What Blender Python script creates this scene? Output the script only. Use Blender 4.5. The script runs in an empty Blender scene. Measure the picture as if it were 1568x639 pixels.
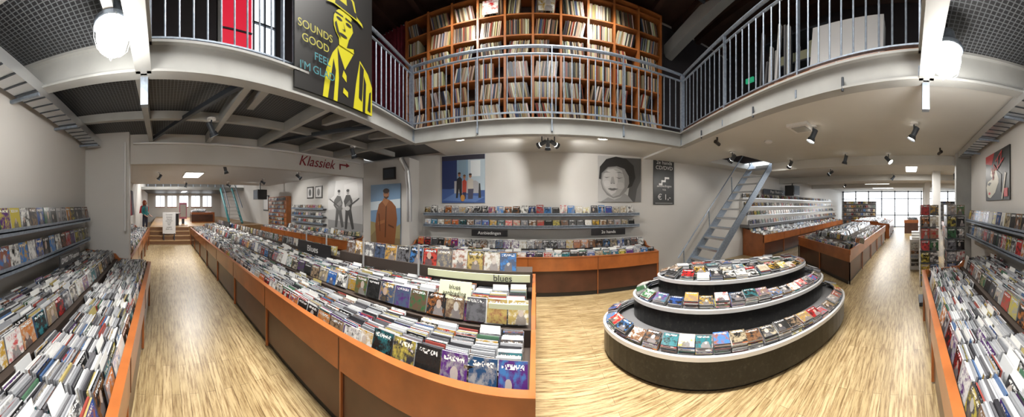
import bpy, math, random
from mathutils import Vector, Matrix
R=random.Random(11)
PI=math.pi
# ------------------------------------------------------------------ materials
def newmat(name):
    a=bpy.data.materials.new(name); a.use_nodes=True
    nt=a.node_tree; return a,nt,nt.nodes['Principled BSDF']
def pm(name,col,rough=.5,metal=0.,emit=0.,noise=0.,nscale=6.,coat=0.):
    a,nt,b=newmat(name)
    b.inputs['Base Color'].default_value=(*col,1); b.inputs['Roughness'].default_value=rough
    b.inputs['Metallic'].default_value=metal; b.inputs['Coat Weight'].default_value=coat
    if emit:
        b.inputs['Emission Color'].default_value=(*col,1); b.inputs['Emission Strength'].default_value=emit
    if noise:
        tc=nt.nodes.new('ShaderNodeTexCoord'); n=nt.nodes.new('ShaderNodeTexNoise'); n.inputs['Scale'].default_value=nscale; n.inputs['Detail'].default_value=5
        r=nt.nodes.new('ShaderNodeValToRGB')
        r.color_ramp.elements[0].position=.3; r.color_ramp.elements[1].position=.7
        r.color_ramp.elements[0].color=(*[c*(1-noise) for c in col],1); r.color_ramp.elements[1].color=(*[min(1,c*(1+noise)) for c in col],1)
        nt.links.new(tc.outputs['Object'],n.inputs['Vector']); nt.links.new(n.outputs['Fac'],r.inputs['Fac']); nt.links.new(r.outputs['Color'],b.inputs['Base Color'])
    return a
def mathn(nt,op,a,b=None,c=None):
    n=nt.nodes.new('ShaderNodeMath'); n.operation=op
    for i,x in enumerate((a,b,c)):
        if x is None: continue
        if isinstance(x,(int,float)): n.inputs[i].default_value=x
        else: nt.links.new(x,n.inputs[i])
    return n.outputs[0]
def mixc(nt,fac,a,b):
    n=nt.nodes.new('ShaderNodeMix'); n.data_type='RGBA'
    for i,x in ((0,fac),(6,a),(7,b)):
        if isinstance(x,tuple): n.inputs[i].default_value=x
        elif isinstance(x,(int,float)): n.inputs[i].default_value=x
        else: nt.links.new(x,n.inputs[i])
    return n.outputs[2]
WALL=pm('wall_paint',(.53,.52,.50),.6,noise=.03,nscale=1.5)
WALLW=pm('white_wall_paint',(.62,.62,.61),.6,noise=.02)
CEILW=pm('ceiling_paint',(.55,.55,.53),.7,noise=.03,nscale=2)
BEAM=pm('beam_grey_paint',(.31,.315,.305),.5,noise=.1,nscale=3)
STEEL=pm('galvanised_steel',(.28,.33,.40),.4,.55,noise=.2,nscale=30)
ALU=pm('brushed_aluminium',(.6,.61,.62),.3,.85)
RIM=pm('pale_metal_rim',(.62,.63,.64),.3,.3)
DSTEEL=pm('dark_steel',(.06,.07,.085),.5,.5)
BLACK=pm('black_plastic',(.015,.015,.017),.35)
CREAM=pm('cream_card',(.55,.57,.38),.6)
WHITE=pm('white_plastic',(.62,.62,.62),.35)
CHERRY=pm('cherry_lip',(.30,.092,.024),.3,noise=.2,nscale=5,coat=.3)
BROWN=pm('dark_brown_panel',(.062,.020,.010),.35,noise=.25,nscale=4,coat=.2)
BINI=pm('bin_interior',(.04,.028,.022),.6)
RACKG=pm('rack_grey',(.13,.13,.135),.5)
SHWOOD=pm('record_shelf_wood',(.32,.105,.025),.4,noise=.2,nscale=4,coat=.2)
DWOOD=pm('dark_roof_wood',(.04,.018,.012),.6,noise=.3,nscale=3)
DARKW=pm('dark_upper_wall',(.035,.030,.034),.7,noise=.1)
GLOW=pm('lamp_glass',(1,.98,.93),.3,emit=14)
PANEL=pm('light_panel',(1,.98,.94),.3,emit=6)
HALO=pm('halogen_face',(1,.93,.8),.3,emit=24)
GREEN=pm('green_sign',(.05,.6,.3),.4,emit=.4)
REDC=pm('red_curtain',(.16,.012,.025),.8,noise=.3,nscale=8)
REDW=pm('red_fabric',(.65,.03,.05),.5)
REDG=pm('emissive_red_blind',(.75,.02,.05),.5,emit=.75)  # light from behind the blind is put into the material as emission
SKYG=pm('bright_window_pane',(.9,.95,1),.2,emit=2.4)
TEAL=pm('teal_paint',(.03,.20,.22),.4)
def floor_mat():
    a,nt,b=newmat('plank_floor')
    tc=nt.nodes.new('ShaderNodeTexCoord'); mp=nt.nodes.new('ShaderNodeMapping')
    nt.links.new(tc.outputs['Object'],mp.inputs['Vector'])
    br=nt.nodes.new('ShaderNodeTexBrick'); br.inputs['Scale'].default_value=1
    br.inputs['Brick Width'].default_value=1.0; br.inputs['Row Height'].default_value=.075; br.inputs['Mortar Size'].default_value=.0015
    br.inputs['Color1'].default_value=(.44,.34,.185,1); br.inputs['Color2'].default_value=(.33,.245,.12,1); br.inputs['Mortar'].default_value=(.14,.09,.045,1)
    br.offset=.37
    nt.links.new(mp.outputs[0],br.inputs['Vector'])
    m2=nt.nodes.new('ShaderNodeMapping'); m2.inputs['Scale'].default_value=(1.8,22,1); nt.links.new(tc.outputs['Object'],m2.inputs['Vector'])
    n=nt.nodes.new('ShaderNodeTexNoise'); n.inputs['Scale'].default_value=2.2; n.inputs['Detail'].default_value=8; n.inputs['Roughness'].default_value=.7
    nt.links.new(m2.outputs[0],n.inputs['Vector'])
    r=nt.nodes.new('ShaderNodeValToRGB'); r.color_ramp.elements[0].position=.38; r.color_ramp.elements[0].color=(.36,.27,.19,1); r.color_ramp.elements[1].position=.56; r.color_ramp.elements[1].color=(1,1,1,1)
    nt.links.new(n.outputs['Fac'],r.inputs['Fac'])
    mx=nt.nodes.new('ShaderNodeMix'); mx.data_type='RGBA'; mx.blend_type='MULTIPLY'; mx.inputs[0].default_value=.9
    nt.links.new(br.outputs['Color'],mx.inputs[6]); nt.links.new(r.outputs['Color'],mx.inputs[7]); nt.links.new(mx.outputs[2],b.inputs['Base Color'])
    b.inputs['Roughness'].default_value=.36
    return a
FLOOR=floor_mat()
def cover_mat():
    a,nt,b=newmat('printed_cover')
    at=nt.nodes.new('ShaderNodeAttribute'); at.attribute_name='ca'
    bt=nt.nodes.new('ShaderNodeAttribute'); bt.attribute_name='cb'
    uv=nt.nodes.new('ShaderNodeTexCoord')
    seed=mathn(nt,'MULTIPLY',bt.outputs['Alpha'],97.)
    cx=nt.nodes.new('ShaderNodeCombineXYZ'); nt.links.new(seed,cx.inputs[2])
    va=nt.nodes.new('ShaderNodeVectorMath'); va.operation='ADD'; nt.links.new(uv.outputs['UV'],va.inputs[0]); nt.links.new(cx.outputs[0],va.inputs[1])
    n=nt.nodes.new('ShaderNodeTexNoise'); n.inputs['Scale'].default_value=3.4; n.inputs['Detail'].default_value=5; n.inputs['Roughness'].default_value=.65; nt.links.new(va.outputs[0],n.inputs['Vector'])
    s=nt.nodes.new('ShaderNodeMapRange'); nt.links.new(n.outputs['Fac'],s.inputs[0]); s.inputs[1].default_value=.46; s.inputs[2].default_value=.62
    c1=mixc(nt,s.outputs[0],at.outputs['Color'],bt.outputs['Color'])
    sp=nt.nodes.new('ShaderNodeSeparateXYZ'); nt.links.new(uv.outputs['UV'],sp.inputs[0])
    f1=mathn(nt,'FRACT',mathn(nt,'MULTIPLY',seed,3.3)); f2=mathn(nt,'FRACT',mathn(nt,'MULTIPLY',seed,7.1)); f3=mathn(nt,'FRACT',mathn(nt,'MULTIPLY',seed,11.7))
    cxx=mathn(nt,'ADD',.32,mathn(nt,'MULTIPLY',f2,.36)); cyy=mathn(nt,'ADD',.36,mathn(nt,'MULTIPLY',f3,.22))
    def disc(px,py,sy,rad,nz):
        dx=mathn(nt,'SUBTRACT',sp.outputs[0],px); dy=mathn(nt,'MULTIPLY',mathn(nt,'SUBTRACT',sp.outputs[1],py),sy)
        d=mathn(nt,'SQRT',mathn(nt,'ADD',mathn(nt,'MULTIPLY',dx,dx),mathn(nt,'MULTIPLY',dy,dy)))
        return mathn(nt,'LESS_THAN',mathn(nt,'ADD',d,mathn(nt,'MULTIPLY',mathn(nt,'SUBTRACT',n.outputs['Fac'],.5),nz)),rad)
    hr=mathn(nt,'ADD',.07,mathn(nt,'MULTIPLY',f3,.10))
    torso=disc(cxx,.0,.6,.27,.4); head=disc(cxx,cyy,.75,hr,.15)
    on=mathn(nt,'GREATER_THAN',f1,.45)
    dark=mixc(nt,f2,(.02,.02,.025,1),(.2,.18,.18,1))
    c2=mixc(nt,mathn(nt,'MULTIPLY',mathn(nt,'MULTIPLY',torso,on),.85),c1,dark)
    skin=mixc(nt,f1,(.36,.18,.10,1),(.38,.37,.35,1))
    c2=mixc(nt,mathn(nt,'MULTIPLY',mathn(nt,'MULTIPLY',head,on),.85),c2,skin)
    w=nt.nodes.new('ShaderNodeTexNoise'); w.inputs['Scale'].default_value=18; w.inputs['Detail'].default_value=0; nt.links.new(va.outputs[0],w.inputs['Vector'])
    t1=mathn(nt,'MULTIPLY',mathn(nt,'GREATER_THAN',sp.outputs[1],.80),mathn(nt,'LESS_THAN',sp.outputs[1],.92))
    t2=mathn(nt,'MULTIPLY',mathn(nt,'GREATER_THAN',sp.outputs[0],.1),mathn(nt,'LESS_THAN',sp.outputs[0],.88))
    t=mathn(nt,'MULTIPLY',mathn(nt,'MULTIPLY',t1,t2),mathn(nt,'GREATER_THAN',w.outputs['Fac'],.5))
    inv=nt.nodes.new('ShaderNodeInvert'); nt.links.new(at.outputs['Color'],inv.inputs['Color'])
    c3=mixc(nt,t,c2,mixc(nt,.6,bt.outputs['Color'],inv.outputs[0]))
    nt.links.new(c3,b.inputs['Base Color']); b.inputs['Roughness'].default_value=.22
    return a
COVER=cover_mat()
def vmat(name,rough,metal=0):
    a,nt,b=newmat(name); at=nt.nodes.new('ShaderNodeAttribute'); at.attribute_name='ca'
    nt.links.new(at.outputs['Color'],b.inputs['Base Color']); b.inputs['Roughness'].default_value=rough; return a
EDGE=vmat('jewel_case_edge',.2)
PAPER=vmat('printed_paper',.4)
def granite():
    a,nt,b=newmat('black_terrazzo'); tc=nt.nodes.new('ShaderNodeTexCoord'); n=nt.nodes.new('ShaderNodeTexNoise'); n.inputs['Scale'].default_value=28; n.inputs['Detail'].default_value=8; n.inputs['Roughness'].default_value=.8
    nt.links.new(tc.outputs['Object'],n.inputs['Vector']); r=nt.nodes.new('ShaderNodeValToRGB'); r.color_ramp.elements[0].position=.52; r.color_ramp.elements[0].color=(.004,.004,.004,1); r.color_ramp.elements[1].position=.80; r.color_ramp.elements[1].color=(.05,.047,.038,1)
    nt.links.new(n.outputs['Fac'],r.inputs['Fac']); nt.links.new(r.outputs['Color'],b.inputs['Base Color']); b.inputs['Roughness'].default_value=.28; return a
GRANITE=granite()
def grate():
    a,nt,b=newmat('steel_grating'); tc=nt.nodes.new('ShaderNodeTexCoord'); sp=nt.nodes.new('ShaderNodeSeparateXYZ'); nt.links.new(tc.outputs['Object'],sp.inputs[0])
    fx=mathn(nt,'FRACT',mathn(nt,'MULTIPLY',sp.outputs[0],28.)); fy=mathn(nt,'FRACT',mathn(nt,'MULTIPLY',sp.outputs[1],28.))
    g=mathn(nt,'MAXIMUM',mathn(nt,'LESS_THAN',fx,.2),mathn(nt,'LESS_THAN',fy,.2))
    c=mixc(nt,g,(.012,.013,.016,1),(.11,.12,.13,1)); nt.links.new(c,b.inputs['Base Color']); b.inputs['Roughness'].default_value=.5; return a
GRATE=grate()

# ------------------------------------------------------------------ mesh builder
class MB:
    def __init__(s): s.v=[];s.f=[];s.mi=[];s.ca=[];s.cb=[];s.uv=[];s.mats=[];s.M=None
    def mid(s,m):
        if m not in s.mats: s.mats.append(m)
        return s.mats.index(m)
    def add(s,pts):
        n=len(s.v)
        if s.M is not None: pts=[tuple(s.M@Vector(p)) for p in pts]
        s.v.extend(pts); return n
    def face(s,idx,mat,ca=(1,1,1),cb=(1,1,1,0),uv=None):
        s.f.append(idx); s.mi.append(s.mid(mat)); s.ca.append((*ca[:3],1)); s.cb.append(cb)
        s.uv.append(uv if uv else [(0,0),(1,0),(1,1),(0,1)] if len(idx)==4 else [(0,0)]*len(idx))
    def hexa(s,p,mat,ca=(1,1,1),cov=-1,cc=None,cb=None,covmat=None):
        n=s.add(p)
        for i,q in enumerate(((0,1,5,4),(1,2,6,5),(2,3,7,6),(3,0,4,7),(4,5,6,7),(3,2,1,0))):
            idx=[n+k for k in q]
            if i==cov: s.face(idx,covmat or COVER,cc,cb)
            else: s.face(idx,mat,ca)
    def box(s,x0,x1,y0,y1,z0,z1,mat,ca=(1,1,1),**k):
        s.hexa([(x0,y0,z0),(x1,y0,z0),(x1,y1,z0),(x0,y1,z0),(x0,y0,z1),(x1,y0,z1),(x1,y1,z1),(x0,y1,z1)],mat,ca,**k)
    def beam(s,p,q,w,h,mat,up=(0,0,1),ca=(1,1,1)):
        p=Vector(p);q=Vector(q);d=(q-p).normalized(); u=Vector(up)
        sd=d.cross(u); 
        if sd.length<1e-4: sd=d.cross(Vector((0,1,0)))
        sd.normalize(); u=sd.cross(d).normalized()
        a=sd*w/2; b=u*h/2
        s.hexa([tuple(x) for x in (p-a-b,p+a-b,q+a-b,q-a-b,p-a+b,p+a+b,q+a+b,q-a+b)],mat,ca)
    def cyl(s,p,q,r,mat,n=10,r2=None,caps=True,ca=(1,1,1)):
        p=Vector(p);q=Vector(q);d=(q-p).normalized(); r2=r if r2 is None else r2
        a=d.orthogonal().normalized(); b=d.cross(a)
        i0=s.add([tuple(p+(a*math.cos(2*PI*k/n)+b*math.sin(2*PI*k/n))*r) for k in range(n)]+[tuple(q+(a*math.cos(2*PI*k/n)+b*math.sin(2*PI*k/n))*r2) for k in range(n)])
        for k in range(n): s.face([i0+k,i0+(k+1)%n,i0+n+(k+1)%n,i0+n+k],mat,ca)
        if caps: s.face([i0+k for k in range(n)][::-1],mat,ca); s.face([i0+n+k for k in range(n)],mat,ca)
    def lathe(s,c,prof,mat,n=16,ca=(1,1,1)):
        c=Vector(c); rows=[]
        for r,z in prof: rows.append(s.add([tuple(c+Vector((r*math.cos(2*PI*k/n),r*math.sin(2*PI*k/n),z))) for k in range(n)]))
        for a,b in zip(rows,rows[1:]):
            for k in range(n): s.face([a+k,a+(k+1)%n,b+(k+1)%n,b+k],mat,ca)
    def prism(s,pts,z0,z1,mat,top=None,ca=(1,1,1)):
        n=len(pts); i=s.add([(x,y,z0) for x,y in pts]+[(x,y,z1) for x,y in pts])
        for k in range(n): s.face([i+k,i+(k+1)%n,i+n+(k+1)%n,i+n+k],mat,ca)
        s.face([i+k for k in range(n)][::-1],mat,ca); s.face([i+n+k for k in range(n)],top or mat,ca)
    def prismx(s,pts,x0,x1,mat):
        n=len(pts); i=s.add([(x0,y,z) for y,z in pts]+[(x1,y,z) for y,z in pts])
        for k in range(n): s.face([i+k,i+(k+1)%n,i+n+(k+1)%n,i+n+k],mat)
        s.face([i+k for k in range(n)][::-1],mat); s.face([i+n+k for k in range(n)],mat)
    def build(s,name,parent=None,smooth=False):
        me=bpy.data.meshes.new(name); me.from_pydata(s.v,[],s.f)
        for m in s.mats: me.materials.append(m)
        me.polygons.foreach_set('material_index',s.mi)
        if smooth: me.polygons.foreach_set('use_smooth',[True]*len(s.f))
        a=me.attributes.new('ca','FLOAT_COLOR','FACE'); a.data.foreach_set('color',[c for t in s.ca for c in t])
        a=me.attributes.new('cb','FLOAT_COLOR','FACE'); a.data.foreach_set('color',[c for t in s.cb for c in t])
        u=me.uv_layers.new(name='UVMap'); u.data.foreach_set('uv',[c for f in s.uv for t in f for c in t])
        me.update(); o=bpy.data.objects.new(name,me); bpy.context.collection.objects.link(o)
        if parent: o.parent=parent
        return o
def empty(name,loc=(0,0,0)):
    o=bpy.data.objects.new(name,None); bpy.context.collection.objects.link(o); o.location=loc; o.empty_display_size=.1; return o
def sbox(name,x0,x1,y0,y1,z0,z1,mat,parent=None):
    m=MB(); m.box(x0,x1,y0,y1,z0,z1,mat); return m.build(name,parent)
def text(name,body,loc,rot,size,mat,parent=None,shear=0,align='CENTER'):
    c=bpy.data.curves.new(name,'FONT'); c.body=body; c.size=size; c.extrude=.001; c.align_x=align; c.align_y='CENTER'; c.shear=shear; c.materials.append(mat)
    o=bpy.data.objects.new(name,c); bpy.context.collection.objects.link(o); o.location=loc; o.rotation_euler=rot
    if parent: o.parent=parent
    return o
FX=(PI/2,0,PI/2); FY=(PI/2,0,0); BY=(PI/2,0,PI)

PAL=[(.012,.012,.012)]*9+[(.55,.55,.53)]*4+[(.05,.05,.055)]*3+[(.24,.24,.25)]*2+[(.28,.015,.015),(.02,.06,.22),(.36,.22,.03),(.13,.06,.025),(.02,.12,.14),(.34,.12,.03),(.16,.16,.18),(.07,.02,.12),(.28,.23,.15),(.38,.32,.06),(.03,.10,.04),(.2,.08,.05),(.04,.14,.34),(.38,.03,.03),(.36,.32,.25),(.2,.14,.09)]
def rc(): return R.choice(PAL)
def rcb(): return (*R.choice(PAL),R.random())
EC=[(.33,.34,.36)]*10+[(.22,.23,.25)]*8+[(.50,.51,.52)]*8+[(.64,.65,.65)]*2+[(.10,.10,.11)]*6+[(.025,.025,.03)]*5+[(.24,.05,.04),(.06,.11,.22),(.34,.28,.11),(.05,.12,.07)]
def case(mb,x,y,z,w,t,h,tilt,s,cover=True,ec=None,yaw=0,cc=None):
    c,sn=math.cos(tilt),math.sin(tilt); pts=[]
    cy,sy=math.cos(yaw),math.sin(yaw)
    for lz in (0,h):
        for lx,ly in ((-w/2,0),(w/2,0),(w/2,t),(-w/2,t)):
            yy=ly*c+lz*sn; zz=lz*c-ly*sn; X=lx*cy-yy*sy; Y=lx*sy+yy*cy
            pts.append((x+s*X,y+s*Y,z+zz))
    mb.hexa(pts,EDGE,ec or R.choice(EC),cov=0 if cover else -1,cc=cc or rc(),cb=rcb())
def cd_row(mb,x0,x1,yf,s,z,depth,pitch=.152,w=.142,h=.125,step=.0145,frontH=None,lo=.8):
    n=int((x1-x0)/pitch)
    for i in range(n):
        cx=x0+(i+.5)*pitch; y=0; tilt=math.radians(R.uniform(12,20)); L=depth*R.uniform(lo,1)-h*math.sin(tilt)
        hh=h+R.choice((0,0,0,.01,-.006)); ww=w*R.choice((1,1,.97)); first=True
        while y<L:
            if R.random()<.04:
                case(mb,cx,yf+s*y,z,w*.95,.002,h+R.uniform(.015,.04),tilt,s,False,(.66,.66,.64)); y+=.006
            if R.random()<.05:
                tilt=math.radians(R.uniform(8,26)); y+=R.uniform(.0,.04); first=R.random()<.6
            H=(frontH or hh) if first else hh+R.uniform(-.008,.006)
            case(mb,cx+R.uniform(-.005,.005),yf+s*y,z+(R.uniform(0,.018) if R.random()<.1 else 0),ww,.0105,H,tilt,s,first or R.random()<.3,yaw=R.uniform(-.03,.03))
            y+=step*R.choice((1,1,1.1,1.3)); first=False
def cover_row(mb,x0,x1,y,s,z,w=.142,h=.125,tilt=12,gap=.012,stack=2,pal=None,vary=0):
    x=x0+w/2
    while x<x1-w/2+.01:
        hh=h+R.uniform(-vary,vary)
        for k in range(stack): case(mb,x,y+s*k*.013,z,w,.011,hh,math.radians(tilt),s,True,cc=(R.choice(pal) if pal else None),yaw=R.uniform(-.03,.03))
        x+=w+gap+R.choice((0,0,0,.01))
def counter_body(mb,x0,x1,yf,yb,s,panel=1.15,endL=True,endR=True):
    D=abs(yb-yf)
    def B(xa,xb,a,b,z0,z1,mat):
        ya,yb_=yf+s*a,yf+s*b
        mb.box(xa,xb,min(ya,yb_),max(ya,yb_),z0,z1,mat)
    B(x0+.03,x1-.03,.05,D,0,.08,BLACK)
    B(x0+.03,x1-.03,.02,D,.08,.60,BROWN)
    B(x0+.03,x1-.03,.035,D,.60,.615,BINI)
    B(x0+.03,x1-.03,.52,D,.615,.735,BINI)
    B(x0,x1,-.012,.03,.46,.69,CHERRY)
    B(x0,x1,-.018,.034,.69,.702,CHERRY)
    n=max(1,round((x1-x0)/panel))
    for i in range(n+1):
        xx=x0+(x1-x0)*i/n
        B(xx-.007,xx+.007,.0,.03,.02,.46,CHERRY)
        if 0<i<n: B(xx-.003,xx+.003,-.016,-.011,.46,.70,BROWN)
    poly=[(yf,0),(yf,.702),(yf+s*.5,.75),(yf+s*.56,.82),(yf+s*D,.87),(yf+s*D,0)]
    if s<0: poly=poly[::-1]
    if endL: mb.prismx(poly,x0,x0+.03,CHERRY)
    if endR: mb.prismx(poly,x1-.03,x1,CHERRY)
def attach(o,e):
    o.parent=e; o.matrix_parent_inverse=Matrix.Translation(e.location).inverted()
def bin_counter(name,x0,x1,yf,yb,s,step=.0145,parent=None,frontH=None,lo=.8,**k):
    e=parent or empty(name,((x0+x1)/2,yf,0))
    b=MB(); counter_body(b,x0,x1,yf,yb,s,**k); o=b.build('counter_body')
    c=MB(); D=abs(yb-yf)
    cd_row(c,x0+.05,x1-.05,yf+s*.06,s,.625,.47,step=step,frontH=frontH,lo=lo,h=.13)
    cd_row(c,x0+.05,x1-.05,yf+s*.56,s,.745,D-.60,step=step,lo=lo,h=.13)
    p=c.build('compact_discs')
    for q in (o,p): attach(q,e)
    return e

# ------------------------------------------------------------------ shell
sbox('floor',-20,18,-6,5.1,-.1,0,FLOOR)
sbox('wall_back',-13,18,4.95,5.1,0,6.2,WALL)
sbox('wall_front',-20,4.9,-1.45,-1.3,0,6.2,WALL)
sbox('wall_far_front',4.9,18,-6.1,-5.95,0,2.8,WALLW)
sbox('wall_side_front',4.9,5.05,-6,-1.3,0,2.8,WALLW)
m=MB(); m.box(-3.98,-3.82,-1.3,-.55,0,2.8,WALL); m.build('wall_pier_left')
m=MB(); m.box(4.75,4.9,-1.3,-.98,0,2.68,BEAM); m.build('wall_pier_right')
sbox('wall_lintel',-4.14,-3.98,-1.3,4.5,2.3,2.80,WALL)
sbox('wall_stub',-4.0,-2.65,4.5,4.95,0,2.66,WALL)
m=MB()
m.box(-4.2,-4.05,-1.3,.95,2.86,6.2,DARKW); m.box(-4.2,-4.05,2.1,4.95,2.86,6.2,DARKW); m.box(-4.2,-4.05,.95,2.1,5.6,6.2,DARKW); m.build('wall_upper_left')
w=empty('window_1',(-4.1,1.5,3.5))
m=MB(); m.box(-4.13,-4.11,1.62,2.1,2.9,5.6,SKYG)
for y in (1.62,1.85,2.07): m.box(-4.11,-4.06,y,y+.03,2.9,5.6,DSTEEL)
for z in (3.4,4.3,5.0): m.box(-4.11,-4.07,1.62,2.1,z,z+.03,DSTEEL)
m.box(-4.12,-4.08,1.0,1.6,2.9,5.6,REDG); m.box(-4.13,-4.05,.93,1.0,2.9,5.6,BEAM)
for z in (3.9,4.75): m.box(-4.09,-4.06,1.0,1.6,z,z+.03,DSTEEL)
attach(m.build('window_frame'),w)
sbox('wall_upper_right',5.2,5.35,-1.3,4.95,2.82,6.2,DARKW)
m=MB(); m.box(-4.2,5.35,-1.45,5.1,6.05,6.2,DWOOD)
for i in range(13): m.box(-4+i*.72,-3.88+i*.72,-1.3,4.95,5.9,6.05,DWOOD)
m.build('ceiling')
m=MB(); m.beam((3.05,4.94,5.3),(3.9,2.2,6.5),.22,.3,BEAM); m.build('trim_rafter')
m=MB(); m.beam((-.2,4.9,5.86),(-.2,3.4,5.86),.06,.1,BEAM); m.beam((-3.0,3.7,5.8),(3.2,3.7,5.8),.05,.05,DSTEEL); m.build('trim_1')
m=MB(); m.box(-4.05,5.2,4.90,4.948,2.86,5.95,DARKW); m.build('wall_upper_back')
sbox('ceiling_far_gallery',-1.95,2.45,3.5,4.95,2.72,2.84,CEILW)
LG0=(-1.85,-.15); LG1=(-1.95,3.45); RG0=(1.95,-.15); RG1=(2.42,3.42)
m=MB(); m.prism([(-4.05,-1.3),(-1.85,-1.3),LG0,LG1,(-1.95,4.95),(-4.05,4.95)],2.80,2.84,GRATE)
for y in (-.2,.75,1.7,2.6,3.5): m.beam((-3.97,y,2.73),(-1.92,y,2.73),.07,.14,BEAM)
for y in (-.2,1.7): m.beam((-3.97,y,2.7),(-1.92,y+.95,2.7),.05,.05,DSTEEL)
m.beam((-3.0,-1.2,2.74),(-3.0,4.4,2.74),.07,.1,BEAM)
m.build('ceiling_grating_left')
m=MB(); m.box(-1.85,1.95,-1.3,-.15,2.86,2.9,GRATE)
for x in (-1.0,0,1.0): m.box(x-.04,x+.04,-1.3,-.15,2.74,2.86,BEAM)
m.build('ceiling_grating_front')
m=MB()
m.prism([(1.95,-1.3),(4.9,-1.3),(4.9,3.3),(2.42,3.3),RG0],2.68,2.82,CEILW)
m.prism([(2.42,3.3),(3.9,3.3),(3.9,4.95),(2.42,4.95)],2.68,2.82,CEILW)
m.prism([(5.9,3.3),(18,3.3),(18,4.95),(5.9,4.95)],2.68,2.82,CEILW)
m.box(3.9,5.9,4.4,4.95,2.68,2.82,CEILW)
m.box(4.9,18,-6,3.3,2.68,2.82,CEILW)
m.build('ceiling_right')
m=MB()
for x in (5.1,8.2,11.5): m.box(x,x+.25,-5.9,3.3 if x<6 else 4.95,2.48,2.68,CEILW)
m.build('trim_ceiling_beams')
sbox('ceiling_left_room',-10.4,-4.14,-1.3,4.95,2.55,2.8,WALLW)
m=MB()
def edge(p,q):
    m.beam((p[0],p[1],2.735),(q[0],q[1],2.735),.05,.23,BEAM); m.beam((p[0],p[1],2.63),(q[0],q[1],2.63),.12,.02,BEAM); m.beam((p[0],p[1],2.85),(q[0],q[1],2.85),.13,.02,BEAM)
edge((-1.85,-1.3),LG0); edge(LG0,LG1); edge(LG1,RG1); edge(RG1,RG0); edge(RG0,(1.95,-1.3)); edge(LG0,RG0)
m.box(-1.93,-1.87,-.18,-.12,2.4,4.2,STEEL); m.box(1.96,2.02,-.18,-.12,2.4,4.2,STEEL)
for y in (.9,2.0,3.0): m.beam((-1.92,y,2.68),(-2.6,y+.1,2.78),.08,.1,BEAM)
for t in (.2,.5,.8):
    x=RG0[0]+(RG1[0]-RG0[0])*t; y=RG0[1]+(RG1[1]-RG0[1])*t
    m.cyl((x-.05,y,2.6),(x-.05,y,2.72),.012,DSTEEL,6)
m.build('trim_gallery_edge')
m=MB()
for i in range(9):
    t=i/9; t2=(i+1)/9
    a=[RG0[k]+(RG1[k]-RG0[k])*t for k in (0,1)]; b=[RG0[k]+(RG1[k]-RG0[k])*(t2-.004) for k in (0,1)]
    m.beam((a[0]+.06,a[1],2.885),(b[0]+.06,b[1],2.885),.12,.045,SHWOOD)
m.build('trim_gallery_plank')
def railing(name,p,q,z=2.86,h=1.03,posts=4):
    e=empty(name,(p[0],p[1],z)); m=MB(); P=Vector((p[0],p[1],z)); Q=Vector((q[0],q[1],z)); L=(Q-P).length; d=(Q-P)/L; up=Vector((0,0,1))
    m.cyl(P+up*h,Q+up*h,.023,STEEL,10); m.cyl(P+up*(h-.11),Q+up*(h-.11),.016,STEEL,8); m.beam(P+up*.08,Q+up*.08,.035,.014,STEEL)
    n=int(L/.115)
    for i in range(1,n): 
        c=P+d*(L*i/n); m.cyl(c+up*.08,c+up*(h-.11),.0095,STEEL,6,caps=False)
    for i in range(posts+1):
        c=P+d*(L*i/posts); m.beam(c-up*.12,c+up*h,.05,.016,STEEL,up=tuple(d)); 
        m.beam(c-up*.12,c-up*.2,.09,.02,STEEL,up=tuple(d))
    attach(m.build('rails'),e); return e
railing('gallery_railing',(-1.93,3.4),(2.4,3.4),posts=4)
railing('gallery_railing',(-1.9,-.1),(-1.97,3.38),posts=3)
railing('gallery_railing',(1.97,-.1),(2.43,3.38),posts=3)
# ------------------------------------------------------------------ record shelves upstairs
e=empty('record_shelving',(0,4.7,2.84)); m=MB(); r=MB()
X0,X1=-2.75,2.65; nc=10; cw=(X1-X0)/nc; rows=7; rh=.405; zb=2.86
m.box(X0,X1,4.86,4.895,zb,zb+rows*rh+.03,DWOOD)
for i in range(nc+1):
    x=X0+i*cw; hgt=rows*rh+(.03 if i<5 else .12); m.box(x-.022,x+.022,4.53,4.86,zb,zb+hgt,SHWOOD)
for j in range(rows+1): m.box(X0,X1,4.545,4.86,zb+j*rh-.013,zb+j*rh+.014,SHWOOD)
m.box(X0+5*cw,X1,4.53,4.86,zb+rows*rh+.09,zb+rows*rh+.12,SHWOOD)
RCOL=[(.45,.36,.24),(.52,.44,.31),(.36,.28,.18),(.62,.56,.44),(.62,.56,.44),(.2,.13,.08),(.06,.05,.045),(.3,.22,.14),(.22,.05,.03),(.07,.09,.15),(.42,.31,.14),(.36,.35,.32),(.12,.08,.05),(.03,.03,.03)]
for i in range(nc):
    for j in range(rows):
        x=X0+i*cw+.028; xe=X0+(i+1)*cw-.03; z=zb+j*rh+.014
        lean=R.choice((0,0,.12,-.12,.2,-.2)); full=R.uniform(.9,1.0) if R.random()<.88 else .6
        xend=x+(xe-x)*full
        if lean>0: xend-=lean*.31
        if lean<0: x-=lean*.31
        grp=R.choice(RCOL); left=0
        while x<xend-.012:
            if left<=0: grp=R.choice(RCOL); left=R.randint(1,4)
            left-=1
            t=R.choice((.004,.006,.009,.013)); h=.315+R.uniform(-.012,.006); off=math.tan(lean)*h; h2=h*math.cos(lean)
            y=4.57+R.uniform(0,.03); c=tuple(v*R.uniform(.8,1.2) for v in grp)
            r.hexa([(x,y,z),(x+t,y,z),(x+t,4.855,z),(x,4.855,z),(x+off,y,z+h2),(x+t+off,y,z+h2),(x+t+off,4.855,z+h2),(x+off,4.855,z+h2)],EDGE,c)
            x+=t+.0015
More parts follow.
